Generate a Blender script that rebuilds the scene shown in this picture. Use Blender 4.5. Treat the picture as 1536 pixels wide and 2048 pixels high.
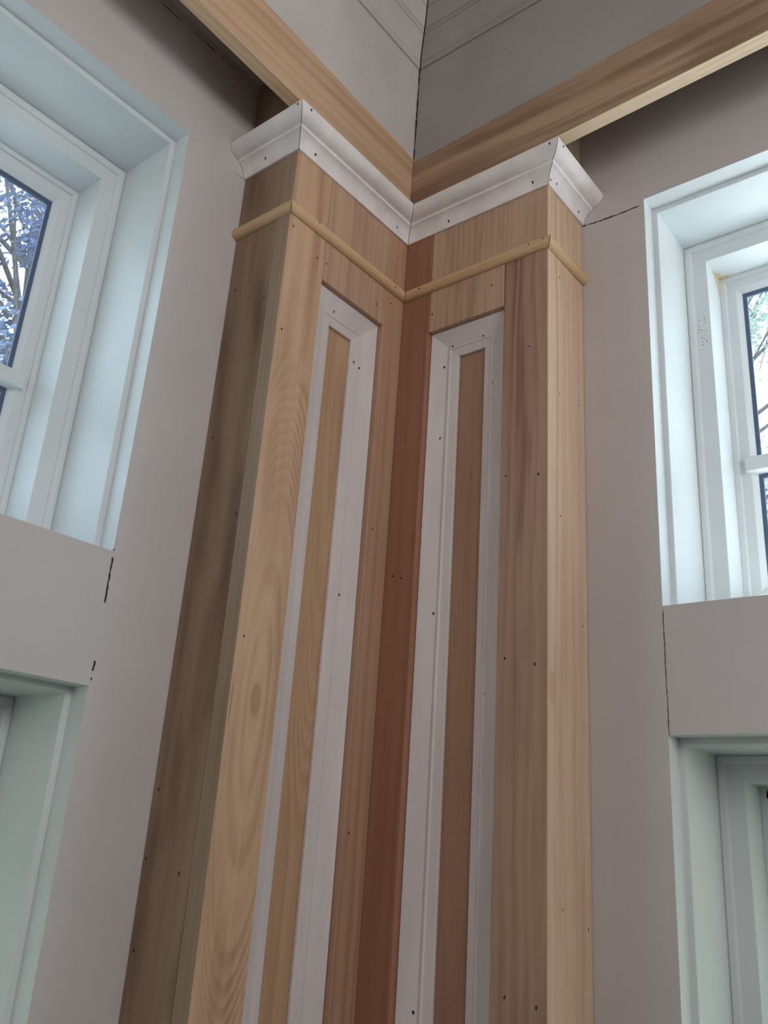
import bpy, bmesh, math, random
from mathutils import Vector
from mathutils.bvhtree import BVHTree

# ------------------------------------------------------------------ scene, camera, light
for o in list(bpy.data.objects): bpy.data.objects.remove(o, do_unlink=True)
S = bpy.context.scene
COL = S.collection
H0 = 1.6                                   # camera datum height above the floor

def lin(r, g, b):
    f = lambda c: (c/255/12.92) if c/255 <= .04045 else ((c/255+.055)/1.055)**2.4
    return (f(r), f(g), f(b), 1.0)

cam_d = bpy.data.cameras.new('camera'); cam = bpy.data.objects.new('camera', cam_d); COL.objects.link(cam)
cam.location = (0.71095, -0.86760, H0 + 0.00279)
cam.rotation_euler = (1.92953, -0.06613, 0.66843)
cam_d.sensor_fit = 'VERTICAL'; cam_d.sensor_height = 36.0; cam_d.lens = 36.0*1761.53/2048
cam_d.clip_start = .01
S.camera = cam

W = bpy.data.worlds.new('overcast_sky'); S.world = W; W.use_nodes = True
wn = W.node_tree.nodes; wl = W.node_tree.links; wn.clear()
wo = wn.new('ShaderNodeOutputWorld'); wb = wn.new('ShaderNodeBackground')
wc = wn.new('ShaderNodeTexCoord'); wx = wn.new('ShaderNodeSeparateXYZ'); wr = wn.new('ShaderNodeValToRGB')
wl.new(wc.outputs['Generated'], wx.inputs[0]); wl.new(wx.outputs['Z'], wr.inputs[0])
wr.color_ramp.elements[0].position = 0.0; wr.color_ramp.elements[0].color = (.72, .88, 1, 1)
wr.color_ramp.elements[1].position = 0.9; wr.color_ramp.elements[1].color = (.62, .83, 1, 1)
wl.new(wr.outputs[0], wb.inputs[0]); wb.inputs[1].default_value = 3.2
wl.new(wb.outputs[0], wo.inputs[0])

def area(name, loc, rot, sx, sy, energy, color):
    l = bpy.data.lights.new(name, 'AREA'); l.shape = 'RECTANGLE'; l.size = sx; l.size_y = sy
    l.energy = energy; l.color = color
    o = bpy.data.objects.new(name, l); COL.objects.link(o); o.location = loc; o.rotation_euler = rot
    return o
sun_d = bpy.data.lights.new('sun', 'SUN'); sun_d.energy = 14.0; sun_d.angle = math.radians(3); sun_d.color = (1.0, .985, .96)
sun = bpy.data.objects.new('sun', sun_d); COL.objects.link(sun); sun.location = (0, 6, 9)
sun.rotation_euler = (math.radians(-23), 0, 0)          # high, from beyond the right wall: it only reaches that window's sill
# added fill lights standing in for daylight; the two unseen walls are solid
area('daylight_fill_east', (1.87, -.95, H0+.68), (0, math.radians(96), 0), .60, 1.5, 12.4, (1.0, .985, .97))
area('daylight_fill_south', (1.0, -1.87, H0+.80), (math.radians(96), 0, 0), 1.2, .60, 1.6, (1.0, .985, .97))

S.view_settings.view_transform = 'Standard'; S.view_settings.look = 'None'
S.view_settings.gamma = 1.0; S.view_settings.use_curve_mapping = False
S.view_settings.exposure = 0.0

# ------------------------------------------------------------------ measures (metres; z relative to H0)
WL, WR, DL, DR = .2426, .24, .1040, .1026
ZC, ZB = .8583, .7554
YW, XW = -.3437, .3340
ZT, ZBOT, ZLT, ZLB = .8630, .2804, .1340, -.95
WIN_W = .62
CEIL = 1.300
ROOM = 1.9

# ------------------------------------------------------------------ material helpers
def new_mat(name):
    m = bpy.data.materials.new(name); m.use_nodes = True
    nt = m.node_tree; nt.nodes.clear()
    out = nt.nodes.new('ShaderNodeOutputMaterial'); b = nt.nodes.new('ShaderNodeBsdfPrincipled')
    nt.links.new(b.outputs[0], out.inputs[0])
    return m, nt, b, out
def math_n(nt, op, a, b=None, c=None, clamp=False):
    n = nt.nodes.new('ShaderNodeMath'); n.operation = op; n.use_clamp = clamp
    for i, v in enumerate((a, b, c)):
        if v is None: continue
        if isinstance(v, (int, float)): n.inputs[i].default_value = v
        else: nt.links.new(v, n.inputs[i])
    return n.outputs[0]
def mix_n(nt, fac, a, b, mode='MIX'):
    n = nt.nodes.new('ShaderNodeMix'); n.data_type = 'RGBA'; n.blend_type = mode
    for i, v in ((0, fac), (6, a), (7, b)):
        if isinstance(v, (int, float)): n.inputs[i].default_value = v
        elif isinstance(v, tuple): n.inputs[i].default_value = v
        else: nt.links.new(v, n.inputs[i])
    return n.outputs[2]
def noise_n(nt, vec, scale, detail=3, rough=.55):
    n = nt.nodes.new('ShaderNodeTexNoise'); n.inputs['Scale'].default_value = scale
    n.inputs['Detail'].default_value = detail; n.inputs['Roughness'].default_value = rough
    nt.links.new(vec, n.inputs['Vector']); return n.outputs['Fac']
def ramp_n(nt, fac, lo, hi):
    n = nt.nodes.new('ShaderNodeMapRange'); n.interpolation_type = 'SMOOTHSTEP'
    nt.links.new(fac, n.inputs[0]); n.inputs[1].default_value = lo; n.inputs[2].default_value = hi
    return n.outputs[0]

def paint(name, col, var=.05, rough=.55, bump=.05, scale=14, streak=None):
    m, nt, b, out = new_mat(name)
    g = nt.nodes.new('ShaderNodeNewGeometry'); mp = nt.nodes.new('ShaderNodeMapping')
    nt.links.new(g.outputs['Position'], mp.inputs[0])
    if streak: mp.inputs['Scale'].default_value = streak
    n = noise_n(nt, mp.outputs[0], scale, 4)
    dark = tuple(c*(1-var*2) for c in col[:3])+(1,)
    c = mix_n(nt, ramp_n(nt, n, .35, .7), dark, col)
    nt.links.new(c, b.inputs['Base Color']); b.inputs['Roughness'].default_value = rough
    b.inputs['Specular IOR Level'].default_value = .3
    n2 = noise_n(nt, mp.outputs[0], 260, 3)
    bp = nt.nodes.new('ShaderNodeBump'); bp.inputs['Strength'].default_value = bump; bp.inputs['Distance'].default_value = .001
    nt.links.new(n2, bp.inputs['Height']); nt.links.new(bp.outputs[0], b.inputs['Normal'])
    return m

def plain(name, col, rough=.6, metal=0):
    m, nt, b, out = new_mat(name)
    b.inputs['Base Color'].default_value = col; b.inputs['Roughness'].default_value = rough; b.inputs['Metallic'].default_value = metal
    return m

def wood(name, light, dark, grain='z', across='y', seed=0.0, period=.018, stripes=.55, wander=.004,
         arch=None, knots=(), pores=.25, blot=.3, wob=1.6):
    """bare pine: growth lines that run along the grain, optional cathedral arches round a centre, knots, pores"""
    m, nt, b, out = new_mat(name)
    def soft(c, k=.80):
        l = .3*c[0]+.6*c[1]+.1*c[2]
        return tuple(l+(v-l)*k for v in c[:3])+(1,)
    light, dark = soft(light), soft(dark)
    g = nt.nodes.new('ShaderNodeNewGeometry'); sp = nt.nodes.new('ShaderNodeSeparateXYZ')
    nt.links.new(g.outputs['Position'], sp.inputs[0])
    ax = {'x': sp.outputs[0], 'y': sp.outputs[1], 'z': sp.outputs[2]}
    third = [k for k in 'xyz' if k not in (grain, across)][0]
    G, A, T = ax[grain], ax[across], ax[third]
    cv = nt.nodes.new('ShaderNodeCombineXYZ')
    nt.links.new(math_n(nt, 'ADD', A, seed), cv.inputs[0])
    nt.links.new(math_n(nt, 'ADD', T, seed*1.7), cv.inputs[1])
    nt.links.new(math_n(nt, 'MULTIPLY_ADD', G, .035, seed*.31), cv.inputs[2])
    v = cv.outputs[0]
    cv2 = nt.nodes.new('ShaderNodeCombineXYZ')
    nt.links.new(math_n(nt, 'ADD', A, seed), cv2.inputs[0]); nt.links.new(math_n(nt, 'ADD', T, seed), cv2.inputs[1])
    nt.links.new(math_n(nt, 'MULTIPLY_ADD', G, .22, seed), cv2.inputs[2])
    w1 = math_n(nt, 'SUBTRACT', noise_n(nt, cv2.outputs[0], 9, 2), .5)
    lines = math_n(nt, 'ADD', math_n(nt, 'ADD', A, math_n(nt, 'MULTIPLY', T, .8)), math_n(nt, 'MULTIPLY', w1, wander*10))
    lines = math_n(nt, 'ADD', lines, math_n(nt, 'MULTIPLY', math_n(nt, 'SUBTRACT', noise_n(nt, v, 45, 3), .5), period*wob))
    if arch:
        a0, g0, asp, rad = arch
        da = math_n(nt, 'SUBTRACT', A, a0); dg = math_n(nt, 'MULTIPLY', math_n(nt, 'SUBTRACT', G, g0), asp)
        d = math_n(nt, 'SQRT', math_n(nt, 'ADD', math_n(nt, 'MULTIPLY', da, da), math_n(nt, 'MULTIPLY', dg, dg)))
        d = math_n(nt, 'ADD', d, math_n(nt, 'MULTIPLY', w1, .022))
        near = math_n(nt, 'SUBTRACT', 1.0, ramp_n(nt, d, rad*.6, rad*1.3))
        mx = nt.nodes.new('ShaderNodeMix'); mx.data_type = 'FLOAT'
        nt.links.new(near, mx.inputs[0]); nt.links.new(lines, mx.inputs[2]); nt.links.new(math_n(nt, 'MULTIPLY', d, 2.3), mx.inputs[3])
        lines = mx.outputs[0]
    ph = math_n(nt, 'FRACT', math_n(nt, 'DIVIDE', lines, period))
    up = ramp_n(nt, ph, .1, .72); dn = ramp_n(nt, ph, .72, 1.0)
    late = math_n(nt, 'SUBTRACT', up, dn, clamp=True)
    fac = math_n(nt, 'MULTIPLY', late, stripes)
    br = ramp_n(nt, noise_n(nt, v, 24, 3), .35, .7)
    fac = math_n(nt, 'ADD', math_n(nt, 'MULTIPLY', fac, math_n(nt, 'MULTIPLY_ADD', br, .7, .3)), math_n(nt, 'MULTIPLY', br, blot*.5))
    bl = ramp_n(nt, noise_n(nt, cv2.outputs[0], 22, 2), .4, .75)
    fac = math_n(nt, 'ADD', fac, math_n(nt, 'MULTIPLY', bl, blot*.6), clamp=True)
    c = mix_n(nt, fac, light, dark)
    fine = noise_n(nt, v, 330, 2)
    c = mix_n(nt, math_n(nt, 'MULTIPLY', ramp_n(nt, fine, .52, .75), .18), c, tuple(x*.55 for x in dark[:3])+(1,))
    cv3 = nt.nodes.new('ShaderNodeCombineXYZ')
    nt.links.new(math_n(nt, 'ADD', A, seed*2), cv3.inputs[0]); nt.links.new(T, cv3.inputs[1])
    nt.links.new(math_n(nt, 'MULTIPLY', G, .05), cv3.inputs[2])
    po = ramp_n(nt, noise_n(nt, cv3.outputs[0], 480, 1), .70, .78)
    po = math_n(nt, 'MULTIPLY', po, ramp_n(nt, noise_n(nt, cv2.outputs[0], 30, 1), .5, .65))
    c = mix_n(nt, math_n(nt, 'MULTIPLY', po, pores), c, tuple(x*.3 for x in dark[:3])+(1,))
    for (a0, g0, ra, rg, st) in knots:
        da = math_n(nt, 'DIVIDE', math_n(nt, 'SUBTRACT', A, a0), ra); dg = math_n(nt, 'DIVIDE', math_n(nt, 'SUBTRACT', G, g0), rg)
        d = math_n(nt, 'SQRT', math_n(nt, 'ADD', math_n(nt, 'MULTIPLY', da, da), math_n(nt, 'MULTIPLY', dg, dg)))
        k = math_n(nt, 'SUBTRACT', 1.0, ramp_n(nt, d, .75, 1.15))
        c = mix_n(nt, math_n(nt, 'MULTIPLY', k, st), c, dark)
    nt.links.new(c, b.inputs['Base Color'])
    b.inputs['Roughness'].default_value = .62; b.inputs['Specular IOR Level'].default_value = .22
    bp = nt.nodes.new('ShaderNodeBump'); bp.inputs['Strength'].default_value = .08; bp.inputs['Distance'].default_value = .0008
    nt.links.new(fine, bp.inputs['Height']); nt.links.new(bp.outputs[0], b.inputs['Normal'])
    return m

# ------------------------------------------------------------------ materials
M = {}
M['wall'] = paint('warm_grey_wall_paint', lin(206, 200, 199), .03, .6, .06, 5)
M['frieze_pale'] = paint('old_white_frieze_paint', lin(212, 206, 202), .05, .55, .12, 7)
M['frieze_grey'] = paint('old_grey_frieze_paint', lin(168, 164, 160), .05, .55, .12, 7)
M['window'] = paint('white_window_gloss', lin(222, 228, 230), .02, .4, .03, 8)
M['primer'] = paint('white_primed_moulding', lin(244, 239, 238), .06, .5, .05, 26)
M['primer_panel'] = paint('white_primed_panel_mould', lin(224, 217, 216), .05, .5, .05, 30, (1, 1, .2))
M['ceiling'] = paint('ceiling_paint', lin(205, 200, 196), .03, .7, .05, 6)
M['dark'] = plain('nail_hole_brown', lin(58, 38, 28), .8)
M['crack'] = plain('open_joint_dark', lin(46, 40, 38), .9)
M['rust'] = plain('resin_stain', lin(222, 206, 170), .6)
M['spacer'] = plain('dark_glazing_gasket', lin(84, 98, 126), .5)
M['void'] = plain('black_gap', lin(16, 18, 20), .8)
M['mould'] = plain('grey_mould_speck', lin(120, 112, 108), .8)
M['floor'] = wood('oak_floor', lin(120, 92, 66), lin(84, 60, 42), 'x', 'y', 7.7, .09, .5)
M['ground'] = paint('lawn', lin(130, 136, 112), .25, .9, .2, 3)
M['roof_pale'] = paint('pale_roof_sheet', lin(222, 225, 226), .03, .5, .05, 4)
M['roof_grey'] = paint('grey_roof_sheet', lin(128, 130, 130), .05, .5, .05, 4)
M['bark'] = paint('grey_bark', lin(140, 134, 138), .2, .9, .4, 30)
M['leaf'] = paint('glare_pale_leaf', lin(208, 224, 222), .18, .6, .0, 6)  # sky glare put into the leaf colour, hence so pale
M['leaf_blue'] = paint('haze_blue_leaf', lin(136, 148, 186), .18, .6, .0, 6)  # haze put into the leaf colour as a pale blue tint
KZ = H0
M['l_stile'] = wood('pine_cathedral', lin(214, 172, 132), lin(172, 124, 88), 'z', 'y', 1.3, .026, .52, .0006,
                    arch=(-.205, KZ+.137, .17, .060), knots=((-.2055, KZ+.137, .0075, .019, .6), (-.2400, KZ+.132, .0011, .026, .95), (-.2255, KZ+.41, .010, .07, .25), (-.2150, KZ-.12, .009, .05, .3)), pores=.3, blot=.55)
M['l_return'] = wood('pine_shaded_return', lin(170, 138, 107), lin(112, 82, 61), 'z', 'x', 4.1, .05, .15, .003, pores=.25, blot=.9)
M['l_rail'] = wood('pine_streaked_rail', lin(204, 164, 130), lin(150, 108, 84), 'z', 'y', 9.2, .011, .42, .001, pores=.5, blot=.5, wob=4.5)
M['l_rstile'] = wood('pine_brown_stile', lin(196, 150, 116), lin(160, 114, 84), 'z', 'y', 12.4, .016, .5, .002, pores=.4, blot=.4)
M['l_panel'] = wood('pine_panel_left', lin(206, 164, 120), lin(170, 124, 84), 'z', 'y', 3.6, .03, .4, .005,
                    arch=(-.095, KZ+.50, .1, .04), pores=.4, blot=.3)
M['r_dstile'] = wood('pine_red_stile', lin(172, 116, 84), lin(146, 92, 66), 'z', 'x', 15.1, .026, .4, .003, pores=.15, blot=.3)
M['r_rail'] = wood('pine_brown_rail', lin(204, 166, 134), lin(150, 112, 90), 'z', 'x', 20.2, .010, .42, .001, pores=.6, blot=.5, wob=4.5)
M['r_stile'] = wood('pine_banded_stile', lin(186, 146, 117), lin(136, 96, 75), 'z', 'x', 23.7, .016, .62, .0035, pores=.35, blot=.4, wob=2.4)
M['r_panel'] = wood('pine_panel_right', lin(182, 138, 106), lin(152, 110, 84), 'z', 'x', 27.9, .03, .35, .004, pores=.9, blot=.45)
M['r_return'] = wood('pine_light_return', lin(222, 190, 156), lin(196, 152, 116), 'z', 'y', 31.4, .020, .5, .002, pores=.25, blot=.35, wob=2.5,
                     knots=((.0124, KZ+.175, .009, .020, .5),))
M['l_edge'] = wood('pine_edge_shade', lin(172, 146, 118), lin(130, 102, 80), 'z', 'x', 5.6, .010, .18, .001, pores=.2, blot=.4)  # shade on the stile's side put into a greyer wood colour
M['bead_l'] = wood('pine_bead_left', lin(222, 184, 130), lin(196, 150, 98), 'y', 'z', 33.2, .006, .5, .001, pores=.1)
M['bead_r'] = wood('pine_bead_right', lin(222, 184, 130), lin(196, 150, 98), 'x', 'z', 36.8, .006, .5, .001, pores=.1)
M['beam_l'] = wood('pine_beam_left', lin(216, 176, 134), lin(180, 136, 96), 'y', 'z', 41.0, .020, .5, .003, pores=.2, blot=.4)
M['beam_r'] = wood('pine_beam_right', lin(196, 162, 128), lin(148, 112, 84), 'x', 'z', 44.6, .045, .7, .010, pores=.15, blot=.9)
M['edge_l'] = wood('pine_left_beam_edge', lin(240, 202, 154), lin(214, 170, 122), 'y', 'x', 49.3, .010, .6, .001, pores=.1, blot=.3)
M['edge_r'] = wood('pine_beam_edge_lit', lin(250, 222, 182), lin(226, 188, 140), 'x', 'y', 47.3, .010, .6, .001, pores=.1, blot=.3)  # light from below put into the colour, paler than the board itself

# ------------------------------------------------------------------ mesh helpers
def link(name, bm, mat, parent=None, smooth=False):
    bmesh.ops.recalc_face_normals(bm, faces=bm.faces)
    off = parent.matrix_world.translation if parent else Vector((0, 0, 0))
    p, off = parent, Vector((0, 0, 0))
    while p: off = off + p.location; p = p.parent
    bmesh.ops.translate(bm, verts=bm.verts, vec=-off)
    me = bpy.data.meshes.new(name); bm.to_mesh(me); bm.free()
    if smooth:
        for f in me.polygons: f.use_smooth = True
    o = bpy.data.objects.new(name, me); COL.objects.link(o)
    for mm in (mat if isinstance(mat, (list, tuple)) else [mat]): me.materials.append(mm)
    if parent: o.parent = parent
    return o
def empty(name, loc):
    o = bpy.data.objects.new(name, None); COL.objects.link(o); o.location = loc; o.empty_display_size = .05
    return o
def tag(o, label, cat, group=None):
    o['label'] = label; o['category'] = cat
    if group: o['group'] = group
    return o
def structure(o): o['kind'] = 'structure'; return o
def hexa(bm, pts):
    """8 points: bottom ring of 4 then top ring of 4"""
    v = [bm.verts.new(p) for p in pts]
    for f in ((3, 2, 1, 0), (4, 5, 6, 7), (0, 1, 5, 4), (1, 2, 6, 5), (2, 3, 7, 6), (3, 0, 4, 7)):
        bm.faces.new([v[i] for i in f])
    return v
def box(bm, x0, x1, y0, y1, z0, z1, bev=0, seg=1):
    """z relative to H0"""
    b2 = bmesh.new(); z0 += H0; z1 += H0
    hexa(b2, [(x0, y0, z0), (x1, y0, z0), (x1, y1, z0), (x0, y1, z0), (x0, y0, z1), (x1, y0, z1), (x1, y1, z1), (x0, y1, z1)])
    if bev: bmesh.ops.bevel(b2, geom=b2.edges[:], offset=bev, segments=seg, affect='EDGES', profile=.5)
    t = bpy.data.meshes.new('t'); b2.to_mesh(t); b2.free(); bm.from_mesh(t); bpy.data.meshes.remove(t)
def board(name, mat, parent, x0, x1, y0, y1, z0, z1, bev=.0008, seg=1):
    bm = bmesh.new(); box(bm, x0, x1, y0, y1, z0, z1, bev, seg); return link(name, bm, mat, parent)
def loft(bm, rings, closed=True):
    """rings of equal length joined; capped at both ends"""
    R = [[bm.verts.new(p) for p in r] for r in rings]
    n = len(R[0])
    for a, b in zip(R, R[1:]):
        for i in range(n if closed else n-1):
            bm.faces.new((a[i], a[(i+1) % n], b[(i+1) % n], b[i]))
    if closed: bm.faces.new(R[0][::-1]); bm.faces.new(R[-1])
def ring_sweep(bm, rings):
    """closed loop of rings"""
    R = [[bm.verts.new(p) for p in r] for r in rings]
    n = len(R[0])
    for a, b in zip(R, R[1:]+R[:1]):
        for i in range(n): bm.faces.new((a[i], a[(i+1) % n], b[(i+1) % n], b[i]))
def arc(c, r, a0, a1, n=8):
    return [(c[0]+r[0]*math.cos(math.radians(a0+(a1-a0)*i/n)), c[1]+r[1]*math.sin(math.radians(a0+(a1-a0)*i/n))) for i in range(n+1)]
def smooth_by_angle(o, deg=35):
    me = o.data
    for f in me.polygons: f.use_smooth = True
    me.set_sharp_from_angle(angle=math.radians(deg))
    return o

# ------------------------------------------------------------------ setting: room shell
WT = .26                                                   # wall thickness
Z0 = -H0                                                   # floor level
def wall_with_holes(name, side, length, holes, mat, back):
    """side L (plane x=-DL, runs to -y) or R (plane y=DR, runs to +x); holes: (u0,u1,z0,z1) measured from the corner"""
    us = sorted({-back, length} | {h[0] for h in holes} | {h[1] for h in holes})
    zs = sorted({Z0, CEIL+.06} | {h[2] for h in holes} | {h[3] for h in holes})
    bm = bmesh.new()
    for a, b in zip(us, us[1:]):
        for c, d in zip(zs, zs[1:]):
            if any(h[0] <= a and b <= h[1] and h[2] <= c and d <= h[3] for h in holes): continue
            if side == 'L': box(bm, -DL-WT, -DL, -b, -a, c, d)
            elif side == 'R': box(bm, a, b, DR, DR+WT, c, d)
            elif side == 'E': box(bm, ROOM, ROOM+WT, -b, -a, c, d)
            else: box(bm, a, b, -ROOM-WT, -ROOM, c, d)
    bmesh.ops.remove_doubles(bm, verts=bm.verts, dist=1e-5)
    # drop faces shared by two neighbouring blocks
    bm.verts.index_update(); seen = {}
    for f in bm.faces:
        k = tuple(sorted(v.index for v in f.verts)); seen.setdefault(k, []).append(f)
    dead = [f for fs in seen.values() if len(fs) > 1 for f in fs]
    bmesh.ops.delete(bm, geom=dead, context='FACES')
    o = structure(link(name, bm, [mat, M['window']]))
    k = 0 if side in 'LE' else 1
    for f in o.data.polygons:
        if abs(f.normal[k]) < .5: f.material_index = 1
    return o
holesL = [(-YW, -YW+WIN_W, ZBOT, ZT), (-YW, -YW+WIN_W, ZLB, ZLT)]
holesR = [(XW, XW+WIN_W, ZBOT, ZT), (XW, XW+WIN_W, ZLB, ZLT)]
wallL = wall_with_holes('wall_left', 'L', ROOM, holesL, M['wall'], DR)
wallR = wall_with_holes('wall_right', 'R', ROOM, holesR, M['wall'], DL+WT)
wall_with_holes('wall_east', 'E', ROOM, [], M['wall'], DR)
wall_with_holes('wall_south', 'S', ROOM, [], M['wall'], DL)
bm = bmesh.new(); box(bm, -DL-WT, ROOM+WT, -ROOM-WT, DR+WT, CEIL+.06, CEIL+.2); structure(link('ceiling', bm, M['ceiling']))
bm = bmesh.new(); box(bm, -DL-WT, ROOM+WT, -ROOM-WT, DR+WT, Z0-.4, Z0); structure(link('floor', bm, M['floor']))
bm = bmesh.new(); box(bm, -45, 45, -45, 45, Z0-.6, Z0-.4); structure(link('ground', bm, M['ground']))
# porch roofs outside, just under the upper windows: they shade the lower windows and throw light up into the upper ones
def porch_roof(name, side, mat, run=1.6, drop=.32):
    bm = bmesh.new(); z1 = ZBOT-.03+H0; t = .06
    if side == 'L':
        x0, x1, y0, y1 = -DL-WT-.002, -DL-WT-run, -ROOM, DR+WT
        hexa(bm, [(x1, y0, z1-drop-t), (x0, y0, z1-t), (x0, y1, z1-t), (x1, y1, z1-drop-t), (x1, y0, z1-drop), (x0, y0, z1), (x0, y1, z1), (x1, y1, z1-drop)])
    else:
        x0, x1, y0, y1 = -DL-WT, ROOM+WT, DR+WT+.002, DR+WT+run
        hexa(bm, [(x0, y0, z1-t), (x1, y0, z1-t), (x1, y1, z1-drop-t), (x0, y1, z1-drop-t), (x0, y0, z1), (x1, y0, z1), (x1, y1, z1-drop), (x0, y1, z1-drop)])
    return structure(link(name, bm, mat))
porch_roof('porch_roof_left', 'L', M['roof_grey'])
porch_roof('porch_roof_right', 'R', M['roof_pale'])

# cracks along the board joints of the two walls (jagged dark gaps)
rng = random.Random(5)
def crack(parent, pts, side, w=.0012, jag=.0005, gaps=(), sub=7):
    """pts: (u, z) along the wall plane; a thin irregular gap following them"""
    bm = bmesh.new(); P = []
    for (a, b), (c, d) in zip(pts, pts[1:]):
        for i in range(sub): t = i/sub; P.append((a+(c-a)*t, b+(d-b)*t))
    P.append(pts[-1])
    n = len(P); L = []
    dx, dz = P[-1][0]-P[0][0], P[-1][1]-P[0][1]; l = math.hypot(dx, dz); nx, nz = -dz/l, dx/l
    e = .0003
    f = (lambda u, z: (-DL+e, u, z+H0)) if side == 'L' else (lambda u, z: (u, DR-e, z+H0))
    for i, (u, z) in enumerate(P):
        j = rng.uniform(-jag, jag); ww = w*rng.uniform(.45, 1.15)/2
        if i in (0, n-1): ww *= .25
        L.append((bm.verts.new(f(u+nx*(j+ww), z+nz*(j+ww))), bm.verts.new(f(u+nx*(j-ww), z+nz*(j-ww)))))
    for i, (a, b) in enumerate(zip(L, L[1:])):
        if any(g0 <= i/n < g1 for g0, g1 in gaps): continue
        bm.faces.new((a[0], a[1], b[1], b[0]))
    link('joint_crack', bm, M['crack'], parent)
crack(wallR, [(.241, .8578), (.2566, .8562), (.2721, .8554), (.2911, .8546), (.3282, .8549)], 'R', .0022, .0004, ((.08, .12),))
crack(wallR, [(.3342, .2763), (.3346, .2343), (.3344, .2057), (.3347, .1721), (.335, .1300)], 'R', .0009, .0003)
crack(wallL, [(-.3435, .2843), (-.3430, .2594), (-.3429, .2368), (-.3424, .2121), (-.3420, .1637), (-.3424, .139)], 'L', .0022, .0004, ((.02, .06), (.5, .80), (.88, .92)))
crack(wallL, [(-.4235, 1.0215), (-.3848, 1.0222)], 'L', .0016, .0002)
crack(wallL, [(-.3701, 1.0225), (-.324, 1.0228)], 'L', .0018, .0002)
crack(wallL, [(-.3174, 1.0228), (-.2857, 1.0222)], 'L', .0016, .0002)
crack(wallL, [(-.2785, 1.0215), (-.2760, 1.0212)], 'L', .0016, .0002)
crack(wallL, [(-.3455, .8590), (-.29, .8605)], 'L', .0004, .0002, ((.25, .6),))
crack(wallL, [(-.262, .8578), (-.2449, .8590)], 'L', .0005, .0002)

# ------------------------------------------------------------------ windows
def win_pt(side, u, z, d):
    return (-DL-d, YW-u, z+H0) if side == 'L' else (XW+u, DR+d, z+H0)
def win_loop(bm, side, prof, z0, z1, w0=WIN_W):
    rings = [[], [], [], []]
    for (w, d) in prof:
        rings[0].append(win_pt(side, w, z0+w, d)); rings[1].append(win_pt(side, w0-w, z0+w, d))
        rings[2].append(win_pt(side, w0-w, z1-w, d)); rings[3].append(win_pt(side, w, z1-w, d))
    ring_sweep(bm, rings)
OUTER = [(0, .0285), (.0066, .0285), (.0074, .0293), (.0074, .1270), (.0090, .1270), (.0090, .1255)] + \
        arc((.0090, .1295), (.0085, .0040), -90, 0, 5)[1:] + [(.0180, .1306), (.0372, .1306), (.0380, .1314), (.0380, .2150), (0, .2150)]
SASH = [(.0382, .1843), (.0450, .1843), (.0458, .1850), (.0458, .1875), (.0470, .1885), (.0588, .1885), (.0600, .1893), (.0660, .1965), (.0660, .2030), (.0382, .2030)]
def glass_mat():
    m = bpy.data.materials.new('clear_window_glass'); m.use_nodes = True; nt = m.node_tree; nt.nodes.clear()
    out = nt.nodes.new('ShaderNodeOutputMaterial'); mx = nt.nodes.new('ShaderNodeMixShader'); fr = nt.nodes.new('ShaderNodeLayerWeight')
    a = nt.nodes.new('ShaderNodeBsdfTransparent'); b = nt.nodes.new('ShaderNodeBsdfGlossy'); b.inputs['Roughness'].default_value = .02
    a.inputs[0].default_value = (.95, .97, .97, 1)
    nt.links.new(math_n(nt, 'MULTIPLY_ADD', math_n(nt, 'POWER', fr.outputs['Facing'], 5.0), .9, .04), mx.inputs[0]); nt.links.new(a.outputs[0], mx.inputs[1]); nt.links.new(b.outputs[0], mx.inputs[2]); nt.links.new(mx.outputs[0], out.inputs[0])
    return m
M['glass'] = glass_mat()
def window(name, side, z0, z1, bars):
    root = structure(empty(name, win_pt(side, WIN_W/2, z0, .03)))
    bm = bmesh.new(); win_loop(bm, side, OUTER, z0, z1); fr = smooth_by_angle(link('window_frame', bm, M['window'], root))
    bm = bmesh.new(); win_loop(bm, side, SASH, z0, z1); sa = smooth_by_angle(link('sash', bm, M['window'], root))
    def blk(nm, u0, u1, za, zb, d0, d1, mat, par, bev=0):
        a = win_pt(side, u0, za, d0); b = win_pt(side, u1, zb, d1)
        return board(nm, mat, par, min(a[0], b[0]), max(a[0], b[0]), min(a[1], b[1]), max(a[1], b[1]), za, zb, bev, 2)
    for zb in bars:
        blk('glazing_bar', .0535, WIN_W-.0535, zb-.0105, zb+.0105, .1800, .2010, M['window'], sa, .0016)
    edges = [z0+.066] + [v for zb in bars for v in (zb-.0105, zb+.0105)] + [z1-.066]
    for za, zb in zip(edges[::2], edges[1::2]):
        bm = bmesh.new()
        g = .0062
        for (u0, u1, c, d) in ((.0655, .0655+g, za, zb), (WIN_W-.0655-g, WIN_W-.0655, za, zb), (.0655+g, WIN_W-.0655-g, zb-g, zb), (.0655+g, WIN_W-.0655-g, za, za+g)):
            a = win_pt(side, u0, c, .1985); b = win_pt(side, u1, d, .2020)
            box(bm, min(a[0], b[0]), max(a[0], b[0]), min(a[1], b[1]), max(a[1], b[1]), c, d)
        link('glazing_gasket', bm, M['spacer'], sa)
        blk('glass_pane', .0655, WIN_W-.0655, za, zb, .2022, .2038, M['glass'], root)
    return root
w1 = window('window_1', 'L', ZBOT, ZT, [.517])
w2 = window('window_2', 'R', ZBOT, ZT, [.517])
w3 = window('window_3', 'L', ZLB, ZLT, [-.35])
w4 = window('window_4', 'R', ZLB, ZLT, [-.35])

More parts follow.
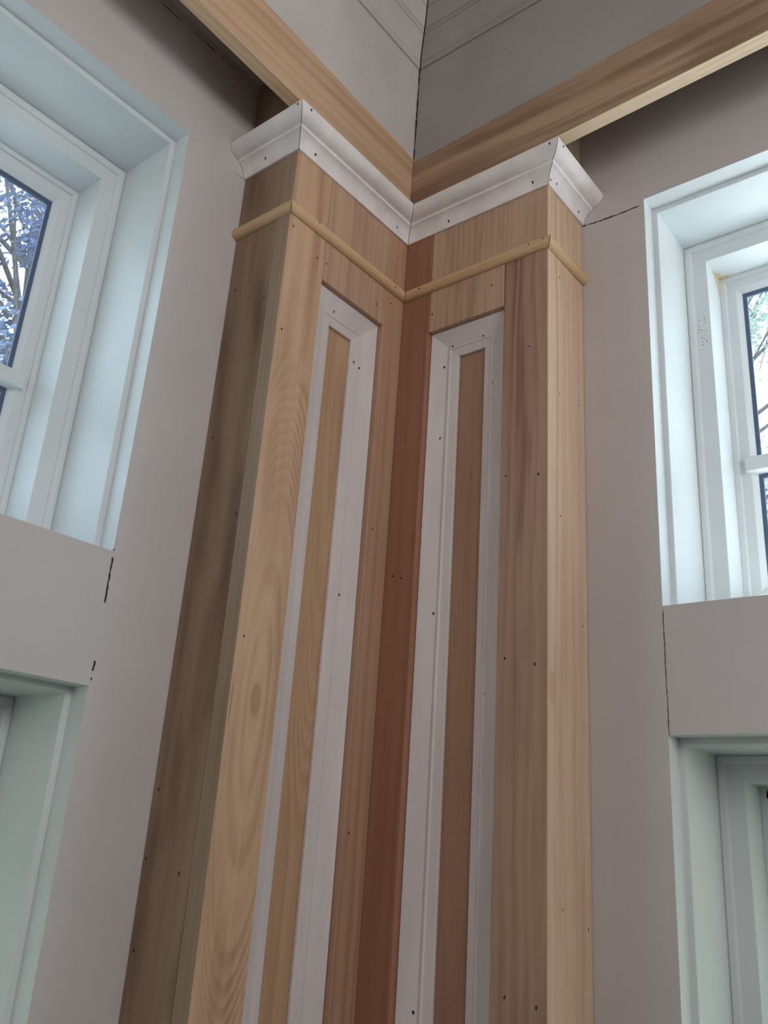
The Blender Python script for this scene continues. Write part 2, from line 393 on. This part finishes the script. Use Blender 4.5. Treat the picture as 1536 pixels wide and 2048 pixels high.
# ------------------------------------------------------------------ panelled pilasters
ZTOP = .922                       # top of the casing fronts, hidden behind the crown
OL_Y0, OL_Y1, OL_Z = -.1732, -.0446, .6950      # left panel opening
OR_X0, OR_X1, OR_Z = .0490, .1740, .6890        # right panel opening
ZP0 = -1.40                                     # bottom of the openings
TH = .024
pil_l = tag(empty('panelled_pilaster', (-.05, -.12, 0)), 'bare pine pilaster left of the inside corner, with a knotty stile by the left wall', 'pilaster', 'pine corner pilasters')
pil_r = tag(empty('panelled_pilaster', (.12, .05, 0)), 'bare pine pilaster right of the inside corner, with a red-brown inner stile', 'pilaster', 'pine corner pilasters')
G = .0003
# left one
L_stile = board('stile', M['l_stile'], pil_l, -TH, 0, -WL, OL_Y0-G, Z0, ZTOP); L_stile['label'] = 'tan stile with arched grain and a knot'
L_stile2 = board('stile', M['l_rstile'], pil_l, -TH, 0, OL_Y1+G, -G, Z0, ZTOP)
L_rail = board('rail', M['l_rail'], pil_l, -TH, 0, OL_Y0, OL_Y1, OL_Z, ZTOP); L_rail['label'] = 'top rail with dark vertical streaks'
board('rail', M['l_rail'], pil_l, -TH, 0, OL_Y0, OL_Y1, Z0, ZP0)
board('panel', M['l_panel'], pil_l, -TH-.012, -TH-.0005, OL_Y0-.012, OL_Y1+.012, ZP0-.01, OL_Z+.01)
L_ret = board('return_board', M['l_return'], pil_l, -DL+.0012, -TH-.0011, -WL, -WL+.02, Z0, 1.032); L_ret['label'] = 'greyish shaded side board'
L_edge = board('edge_strip', M['l_edge'], pil_l, -TH, -.0010, -WL-.0003, -WL+.0005, Z0, .905, .0002); L_edge['label'] = 'edge of the front stile, its shade put into a greyer colour'
# right one
R_stile2 = board('stile', M['r_dstile'], pil_r, -.004, OR_X0-G, 0, TH, Z0, ZTOP, .0030, 3); R_stile2['label'] = 'narrow red-brown inner stile'
R_stile = board('stile', M['r_stile'], pil_r, OR_X1+G, WR, 0, TH, Z0, ZB+.004); R_stile['label'] = 'outer stile with wavy brown bands'
R_rail = board('rail', M['r_rail'], pil_r, OR_X0, OR_X1, 0, TH, OR_Z, ZB+.004)
R_frz = board('frieze_board', M['r_rail'], pil_r, OR_X0, WR, 0, TH, ZB+.0045, ZTOP)
board('rail', M['r_rail'], pil_r, OR_X0, OR_X1, 0, TH, Z0, ZP0)
board('panel', M['r_panel'], pil_r, OR_X0-.012, OR_X1+.012, TH+.0005, TH+.012, ZP0-.01, OR_Z+.01)
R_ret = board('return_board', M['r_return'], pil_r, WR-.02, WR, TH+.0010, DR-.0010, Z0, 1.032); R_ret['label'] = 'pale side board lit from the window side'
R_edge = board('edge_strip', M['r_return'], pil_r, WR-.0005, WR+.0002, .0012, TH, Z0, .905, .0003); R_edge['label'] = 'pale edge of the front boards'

# panel mouldings: (w in from the opening edge, depth behind the face)
PM = [(.0004, .0085), (.0012, .0080), (.0255, .0176), (.0262, .0160), (.0285, .0160), (.0300, .0178), (.0405, .0196), (.0412, .0204), (.0412, .0238), (.0004, .0238)]
def panel_mould(parent, face, a0, a1, zt, zb, k):
    def P(w, d, corner):
        c = {'tl': (a0+w, zt-w), 'tr': (a1-w, zt-w), 'bl': (a0+w, zb+w), 'br': (a1-w, zb+w)}[corner]
        return (-d, c[0], c[1]+H0) if face == 'L' else (c[0], d, c[1]+H0)
    out = {}
    for nm, (c1, c2) in (('top', ('tl', 'tr')), ('a', ('bl', 'tl')), ('b', ('tr', 'br')), ('bottom', ('br', 'bl'))):
        bm = bmesh.new(); loft(bm, [[P(w, d, c1) for w, d in PM], [P(w, d, c2) for w, d in PM]])
        out[nm] = link('panel_moulding', bm, M['primer_panel'], parent)
    return out
pml = panel_mould(pil_l, 'L', OL_Y0, OL_Y1, OL_Z, ZP0, 0)
pmr = panel_mould(pil_r, 'R', OR_X0, OR_X1, OR_Z, ZP0, 1)

# crown and bead: profile (projection, z) swept along the return and the front with mitres
CROWN = [(.0003, .8583), (.0030, .8583), (.0036, .8615), (.0046, .8665), (.0066, .8710), (.0100, .8752), (.0140, .8778), (.0163, .8786), (.0170, .8822), (.0180, .8826)] + \
        arc((.0170, .8985), (.0170, .0158), -82, -8, 8) + [(.0344, .8978), (.0340, .8992), (.0003, .8992)]
BEAD = [(.0003, .7556), (.0010, .7556)] + arc((.0010, .7640), (.0080, .0084), -80, 80, 8) + [(.0010, .7726), (.0003, .7726)]
def seg(name, prof, mat, parent, A, B, n, prevn, nextn, deg=30, gap=2.0):
    def end(P, other):
        r = []
        for e, z in prof:
            x = P[0]+n[0]*e+(other[0]*e if other else 0); y = P[1]+n[1]*e+(other[1]*e if other else 0)
            r.append((x, y, z+H0))
        return r
    t = (Vector(B)-Vector(A)).normalized()*.0003
    A = (A[0]+t.x*(2.6 if prevn is None else gap), A[1]+t.y*(2.6 if prevn is None else gap)); B = (B[0]-t.x*(2.6 if nextn is None else gap), B[1]-t.y*(2.6 if nextn is None else gap))
    bm = bmesh.new(); loft(bm, [end(A, prevn), end(B, nextn)])
    return smooth_by_angle(link(name, bm, mat, parent), deg)
nLR, nLF, nRF, nRR = (0, -1), (1, 0), (0, -1), (1, 0)
pA, pB, pC, pD, pE = (-DL, -WL), (0, -WL), (0, 0), (WR, 0), (WR, DR)
cr_lr = seg('crown_moulding', CROWN, M['primer'], pil_l, pA, pB, nLR, None, nLF)
cr_lf = seg('crown_moulding', CROWN, M['primer'], pil_l, pB, pC, nLF, nLR, nRF)
cr_rf = seg('crown_moulding', CROWN, M['primer'], pil_r, pC, pD, nRF, nLF, nRR)
cr_rr = seg('crown_moulding', CROWN, M['primer'], pil_r, pD, pE, nRR, nRF, None)
bd_lr = seg('bead_moulding', BEAD, M['bead_r'], pil_l, pA, pB, nLR, None, nLF)
bd_lf = seg('bead_moulding', BEAD, M['bead_l'], pil_l, pB, pC, nLF, nLR, nRF)
bd_rf = seg('bead_moulding', BEAD, M['bead_r'], pil_r, pC, pD, nRF, nLF, nRR)
bd_rr = seg('bead_moulding', BEAD, M['bead_l'], pil_r, pD, pE, nRR, nRF, None)

# nail holes: little dark pits set on the surface of their own board
def nails(host, pts, n, size=.0016):
    size *= 1.35
    n = Vector(n); bm = bmesh.new(); bm.from_mesh(host.data); tree = BVHTree.FromBMesh(bm); bm.free()
    off = Vector((0, 0, 0)); p = host
    while p: off = off + p.location; p = p.parent
    for q in pts:
        c = Vector((q[0], q[1], q[2]+H0))-off
        hit, nor, _, _ = tree.ray_cast(c+n*.05, -n, .12)
        if hit is None: continue
        if nor.dot(n) < 0: nor = -nor
        t1 = Vector((0, 0, 1)).cross(nor).normalized(); t2 = nor.cross(t1)
        b2 = bmesh.new(); a0 = rng.uniform(0, 6.28); N = 8; ring = []
        for i in range(N):
            a = a0+i*2*math.pi/N; r = size*rng.uniform(.6, 1.05)
            ring.append(b2.verts.new(hit+off+nor*.00012+t1*r*.75*math.cos(a)+t2*r*1.15*math.sin(a)))
        cv = b2.verts.new(hit+off+nor*.0004)
        for i in range(N): b2.faces.new((ring[i], ring[(i+1) % N], cv))
        o = link('nail_hole', b2, M['dark'], host); o['label'] = 'dark nail hole'
nY, nX = (0, -1, 0), (1, 0, 0)
nails(L_ret, [(-.0908, -.2426, .4558), (-.0287, -.2426, .3442), (-.0905, -.2426, .6712), (-.0307, -.2426, .6388), (-.0949, -.2426, .0397), (-.0986, -.2426, -.0296), (-.0424, -.2426, -.0402), (-.0957, -.2426, -.1163)], nY)
nails(L_stile, [(0, -.2332, .2011), (0, -.234, .5858), (0, -.2354, .7398), (0, -.1875, .7201)], nX)
nails(L_rail, [(0, -.169, .7228), (0, -.0613, .7202)], nX)
nails(L_stile2, [(0, -.03, .7389), (0, -.033, .3878), (0, -.0346, .0102)], nX)
nails(R_stile2, [(.013, 0, .3305), (.0276, 0, .3259)], nY)
nails(R_stile, [(.1823, 0, .4378), (.2278, 0, .4308), (.1859, 0, .2094), (.2245, 0, .2003), (.1923, 0, -.1353), (.2288, 0, -.1392), (.214, 0, .613)], nY)
nails(R_rail, [(.1536, 0, .729), (.0543, 0, .7175)], nY)
nails(R_ret, [(.24, .0324, .3852), (.24, .089, .262), (.24, .034, -.0508), (.24, .0925, -.0704), (.24, .033, .7286), (.24, .0316, .5513), (.24, .0855, .5588)], nX, .0013)
nails(pml['top'], [(-.014, -.1298, .6748), (-.014, -.0841, .6689)], nX)
nails(pml['b'], [(-.018, -.0781, .6227), (-.018, -.0677, .6176), (-.018, -.0686, .2909), (-.018, -.0703, .0185)], nX)
nails(pmr['top'], [(.081, .016, .6645), (.1317, .016, .6651)], nY)
nails(pmr['a'], [(.0689, .016, .6339), (.0678, .016, .5235), (.0701, .016, .2779), (.0687, .016, -.1686)], nY)
nails(pmr['b'], [(.155, .016, .6023), (.1483, .016, .5876), (.1485, .016, .1736)], nY, .0011)
nails(cr_lr, [(-.0590, -.26, .8700), (.0250, -.26, .8955), (.0090, -.26, .8680)], nY, .0017)
nails(cr_lf, [(.02, -.2590, .8945), (.02, -.2505, .8680), (.02, -.2166, .8680), (.02, -.0350, .8690)], nX, .0017)
nails(cr_rf, [(.0790, -.02, .8670), (.2610, -.02, .8945), (.2490, -.02, .8670), (.2200, -.02, .8690)], nY, .0017)
nails(cr_rr, [(.26, -.0180, .8945), (.26, .0005, .8660), (.26, .0150, .8690), (.26, .0820, .8680)], nX, .0017)
nails(bd_lr, [(.0030, -.25, .7680), (-.0300, -.25, .7670)], nY, .0012)
nails(bd_lf, [(.008, -.2420, .7680), (.008, -.1981, .7668), (.008, -.1024, .7670), (.008, -.0324, .7620)], nX, .0013)
nails(bd_rf, [(.0344, -.008, .7634), (.2161, -.008, .7652), (.2375, -.008, .7662)], nY, .0013)
nails(bd_rr, [(.248, -.0014, .7685)], nX, .0013)

# ------------------------------------------------------------------ pine fascia boards over the pilasters
def zlb(t): return .9265+.034*min(t, 1.2)
def zlt(t): return 1.0225+.034*min(t, 1.2)
def zrb(t): return .9245+.036*min(t, 1.2)
def zrt(t): return 1.0165+.040*min(t, 1.2)
def beam(name, side, zb, zt, mats, label, d0=-.018, d1=.003):
    root = tag(empty(name, (0, -1.2, H0+.95) if side == 'L' else (1.2, 0, H0+.95)), label, 'board', 'pine fascia boards')
    bm = bmesh.new(); ts = [.0042, .6, 1.2, ROOM-.02] if side == 'L' else [-.018, .6, 1.2, ROOM-.02]
    rings = []
    for t in ts:
        if side == 'L': rings.append([(d0, -t, zb(t)+H0), (d1, -t, zb(t)+H0), (d1, -t, zt(t)+H0), (d0, -t, zt(t)+H0)])
        else: rings.append([(t, -d0, zb(t)+H0), (t, -d1, zb(t)+H0), (t, -d1, zt(t)+H0), (t, -d0, zt(t)+H0)])
    loft(bm, rings)
    bmesh.ops.bevel(bm, geom=[e for e in bm.edges], offset=.0006, segments=1, affect='EDGES')
    face = link('fascia_face', bm, mats[0], root)
    bm = bmesh.new(); rings = []
    for t in ts[:]:
        t2 = max(t, .006); z = zb(t2)+H0
        if side == 'L': rings.append([(d0+.0003, -t2, z-.0012), (d1-.0003, -t2, z-.0012), (d1-.0003, -t2, z-.0002), (d0+.0003, -t2, z-.0002)])
        else: rings.append([(t2, -d0-.0003, z-.0012), (t2, -d1+.0003, z-.0012), (t2, -d1+.0003, z-.0002), (t2, -d0-.0003, z-.0002)])
    loft(bm, rings); e = link('lower_edge', bm, mats[1], root)
    return root
beam('fascia_board', 'L', zlb, zlt, (M['beam_l'], M['edge_l']), 'long tan pine board above the left pilaster, running out over the left window')
beam_r_root = beam('fascia_board', 'R', zrb, zrt, (M['beam_r'], M['edge_r']), 'long brown-streaked pine board with light painted into its lower edge, running over the right window')

# ------------------------------------------------------------------ old painted frieze and cornice
def old_frieze(name, side, zt, mat):
    bm = bmesh.new(); ts = [0, .6, 1.2, ROOM] if side == 'L' else [0, .6, 1.2, ROOM]
    rings = []
    for t in ts:
        a = zt(t)+H0+.0004; b = CEIL+.06+H0
        if side == 'L': rings.append([(-DL, -t, a), (-.0002, -t, a), (-.0002, -t, b), (-DL, -t, b)])
        else: rings.append([(t, DR, a), (t, 0, a), (t, 0, b), (t, DR, b)])
    loft(bm, rings); return structure(link(name, bm, mat))
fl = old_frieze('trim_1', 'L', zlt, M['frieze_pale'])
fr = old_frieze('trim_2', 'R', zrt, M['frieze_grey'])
# black split where the two friezes meet
bm = bmesh.new(); L = []
for i in range(41):
    z = 1.025+i*(CEIL+.03-1.025)/40; w = rng.uniform(.0003, .0011); j = rng.uniform(-.0003, .0003)
    L.append([bm.verts.new((.0004+w*.7, -.0012-w*.7+0, z+H0)), bm.verts.new((.0002, -.0002-2*w, z+H0)), bm.verts.new((.0002+2*w+j, -.0003, z+H0))])
for a, b in zip(L, L[1:]): bm.faces.new((a[1], a[0], b[0], b[1])); bm.faces.new((a[0], a[2], b[2], b[0]))
link('joint_crack', bm, M['crack'], fr)
for host, pts, n in ((fl, [(0, -.0892, 1.0848), (0, -.2218, 1.0941), (0, -.1272, 1.148), (0, -.19, 1.13), (0, -.06, 1.16)], nX), (fr, [(.1125, 0, 1.1303), (.1662, 0, 1.1551), (.1807, 0, 1.0838)], nY)):
    nails(host, pts, n, .0010)
CORN = [(.0003, 1.2130), (.0030, 1.2130), (.0042, 1.2145), (.0044, 1.2260), (.0036, 1.2275), (.0040, 1.2300)] + \
       [(.0065, 1.2380), (.0130, 1.2500), (.0200, 1.2590), (.0210, 1.2600), (.0225, 1.2600), (.0225, 1.2660), (.0260, 1.2675), (.0300, 1.2750), (.0350, 1.2920), (.0360, 1.2960), (.0390, 1.2970), (.0390, CEIL+.0598), (.0003, CEIL+.0598)]
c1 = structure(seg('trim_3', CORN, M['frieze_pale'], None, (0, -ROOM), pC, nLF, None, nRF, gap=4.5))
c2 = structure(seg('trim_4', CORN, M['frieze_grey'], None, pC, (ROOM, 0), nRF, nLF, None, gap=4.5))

# ------------------------------------------------------------------ wear on the right windows
def specks(host, pts, mat, name, r=.0012):
    bm = bmesh.new()
    for p in pts:
        c = Vector((p[0], p[1]-.0003, p[2]+H0)); n = 6; a0 = rng.uniform(0, 6)
        vs = [bm.verts.new(c+Vector((math.cos(a0+i*6.283/n)*r*rng.uniform(.4, 1.2), 0, math.sin(a0+i*6.283/n)*r*rng.uniform(.6, 1.6)))) for i in range(n)]
        bm.faces.new(vs)
    o = link(name, bm, mat, host); return o
specks(w2, [(XW+.019+rng.uniform(0, .012), DR+.1306, .735-i*.0035+rng.uniform(-.003, .003)) for i in range(16)], M['mould'], 'mould_specks', .0009)
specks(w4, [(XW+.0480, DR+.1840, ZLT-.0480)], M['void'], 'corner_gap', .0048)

def stain(host, pts):
    """thin irregular resin stain on the paint; pts are (u, z, d) in the window's own frame"""
    bm = bmesh.new(); bm.faces.new([bm.verts.new(win_pt('R', *p)) for p in pts]); link('resin_stain', bm, M['rust'], host)
e = .00025
stain(w2, [(.0381, ZT-.0380-e, .1842), (.0381, ZT-.0380-e, .1600), (.0400, ZT-.0380-e, .1660), (.0440, ZT-.0380-e, .1690), (.0450, ZT-.0380-e, .1770), (.0520, ZT-.0380-e, .1800), (.0560, ZT-.0380-e, .1842)])
stain(w2, [(.0380+e, ZT-.0381, .1842), (.0380+e, ZT-.0381, .1560), (.0380+e, ZT-.0440, .1640), (.0380+e, ZT-.0500, .1680), (.0380+e, ZT-.0540, .1760), (.0380+e, ZT-.0640, .1800), (.0380+e, ZT-.0660, .1842)])
# ragged grey paint left on the top edge of the right fascia board
bm = bmesh.new(); T = []
for i in range(70):
    t = .045+i*.0042; z = zrt(t)+H0
    T.append((bm.verts.new((t, -.0033, z-.0004)), bm.verts.new((t, -.0033, z-.0006-max(0, rng.gauss(.0012, .0014))*(1 if i % 9 < 6 else .2)))))
for a, b in zip(T, T[1:]): bm.faces.new((a[0], a[1], b[1], b[0]))
link('paint_smear', bm, M['frieze_grey'], beam_r_root)

# ------------------------------------------------------------------ trees outside
def tree(label, base, height, crown_c, crown_r, nclump, nleaf, mat, seed, leaf=.055):
    r = random.Random(seed)
    root = tag(empty('tree', base), label, 'tree', 'trees outside the windows')
    base = Vector(base); cc = Vector(crown_c)
    bm = bmesh.new()
    def limb(a, b, r0, r1, n=7):
        d = (b-a).normalized(); u = d.orthogonal().normalized(); v = d.cross(u)
        rings = []
        for k in range(5):
            t = k/4; c = a.lerp(b, t)+Vector((r.uniform(-1, 1), r.uniform(-1, 1), 0))*(r0*.5 if 0 < k < 4 else 0); rr = r0+(r1-r0)*t
            rings.append([c+(u*math.cos(i*6.283/n)+v*math.sin(i*6.283/n))*rr for i in range(n)])
        loft(bm, rings)
    top = Vector((cc.x, cc.y, cc.z+crown_r[2]*.5)); limb(base, top, .14, .04, 9)
    link('trunk', bm, M['bark'], root)
    bm = bmesh.new(); clumps = []
    for i in range(nclump):
        while True:
            p = Vector((r.uniform(-1, 1), r.uniform(-1, 1), r.uniform(-1, 1)))
            if .25 < p.length < 1: break
        q = cc+Vector((p.x*crown_r[0], p.y*crown_r[1], p.z*crown_r[2])); clumps.append(q)
        s = base.lerp(top, min(.95, max(.45, (q.z-base.z)/(top.z-base.z)-.18)))
        limb(s, q, .028, .008, 5)
        for k in range(3):
            limb(q, q+Vector((r.uniform(-.5, .5), r.uniform(-.5, .5), r.uniform(-.3, .4))), .009, .004, 4)
    link('branches', bm, M['bark'], root)
    bm = bmesh.new()
    for q in clumps:
        sz = r.uniform(.25, .6)
        for k in range(nleaf):
            c = q+Vector((r.gauss(0, sz*.5), r.gauss(0, sz*.5), r.gauss(0, sz*.32)))
            u = Vector((r.uniform(-1, 1), r.uniform(-1, 1), r.uniform(-1, 1))).normalized(); v = u.orthogonal().normalized(); w = u.cross(v)
            l = leaf*r.uniform(.6, 1.3)
            bm.faces.new([bm.verts.new(c+v*l), bm.verts.new(c+w*l*.45), bm.verts.new(c-v*l), bm.verts.new(c-w*l*.45)])
    link('foliage', bm, mat, root)
    return root
tree('tall tree with leaves coloured blue for haze seen through the upper left window', (-6.4, 3.2, -.4), 7, (-6.2, 2.1, 6.0), (2.0, 2.6, 2.2), 64, 340, M['leaf_blue'], 3, .042)
tree('leafy tree with glare-paled leaf colour seen through the upper right window', (-3.6, 7.8, -.4), 7, (-1.75, 7.2, 6.3), (1.9, 1.6, 1.9), 34, 240, M['leaf'], 8, .036)
tree('lower tree with glare-paled leaf colour behind the glazing bar of the right window', (-4.6, 13.4, -.4), 6, (-3.0, 12.6, 6.4), (2.6, 1.5, 1.6), 22, 200, M['leaf'], 12, .050)
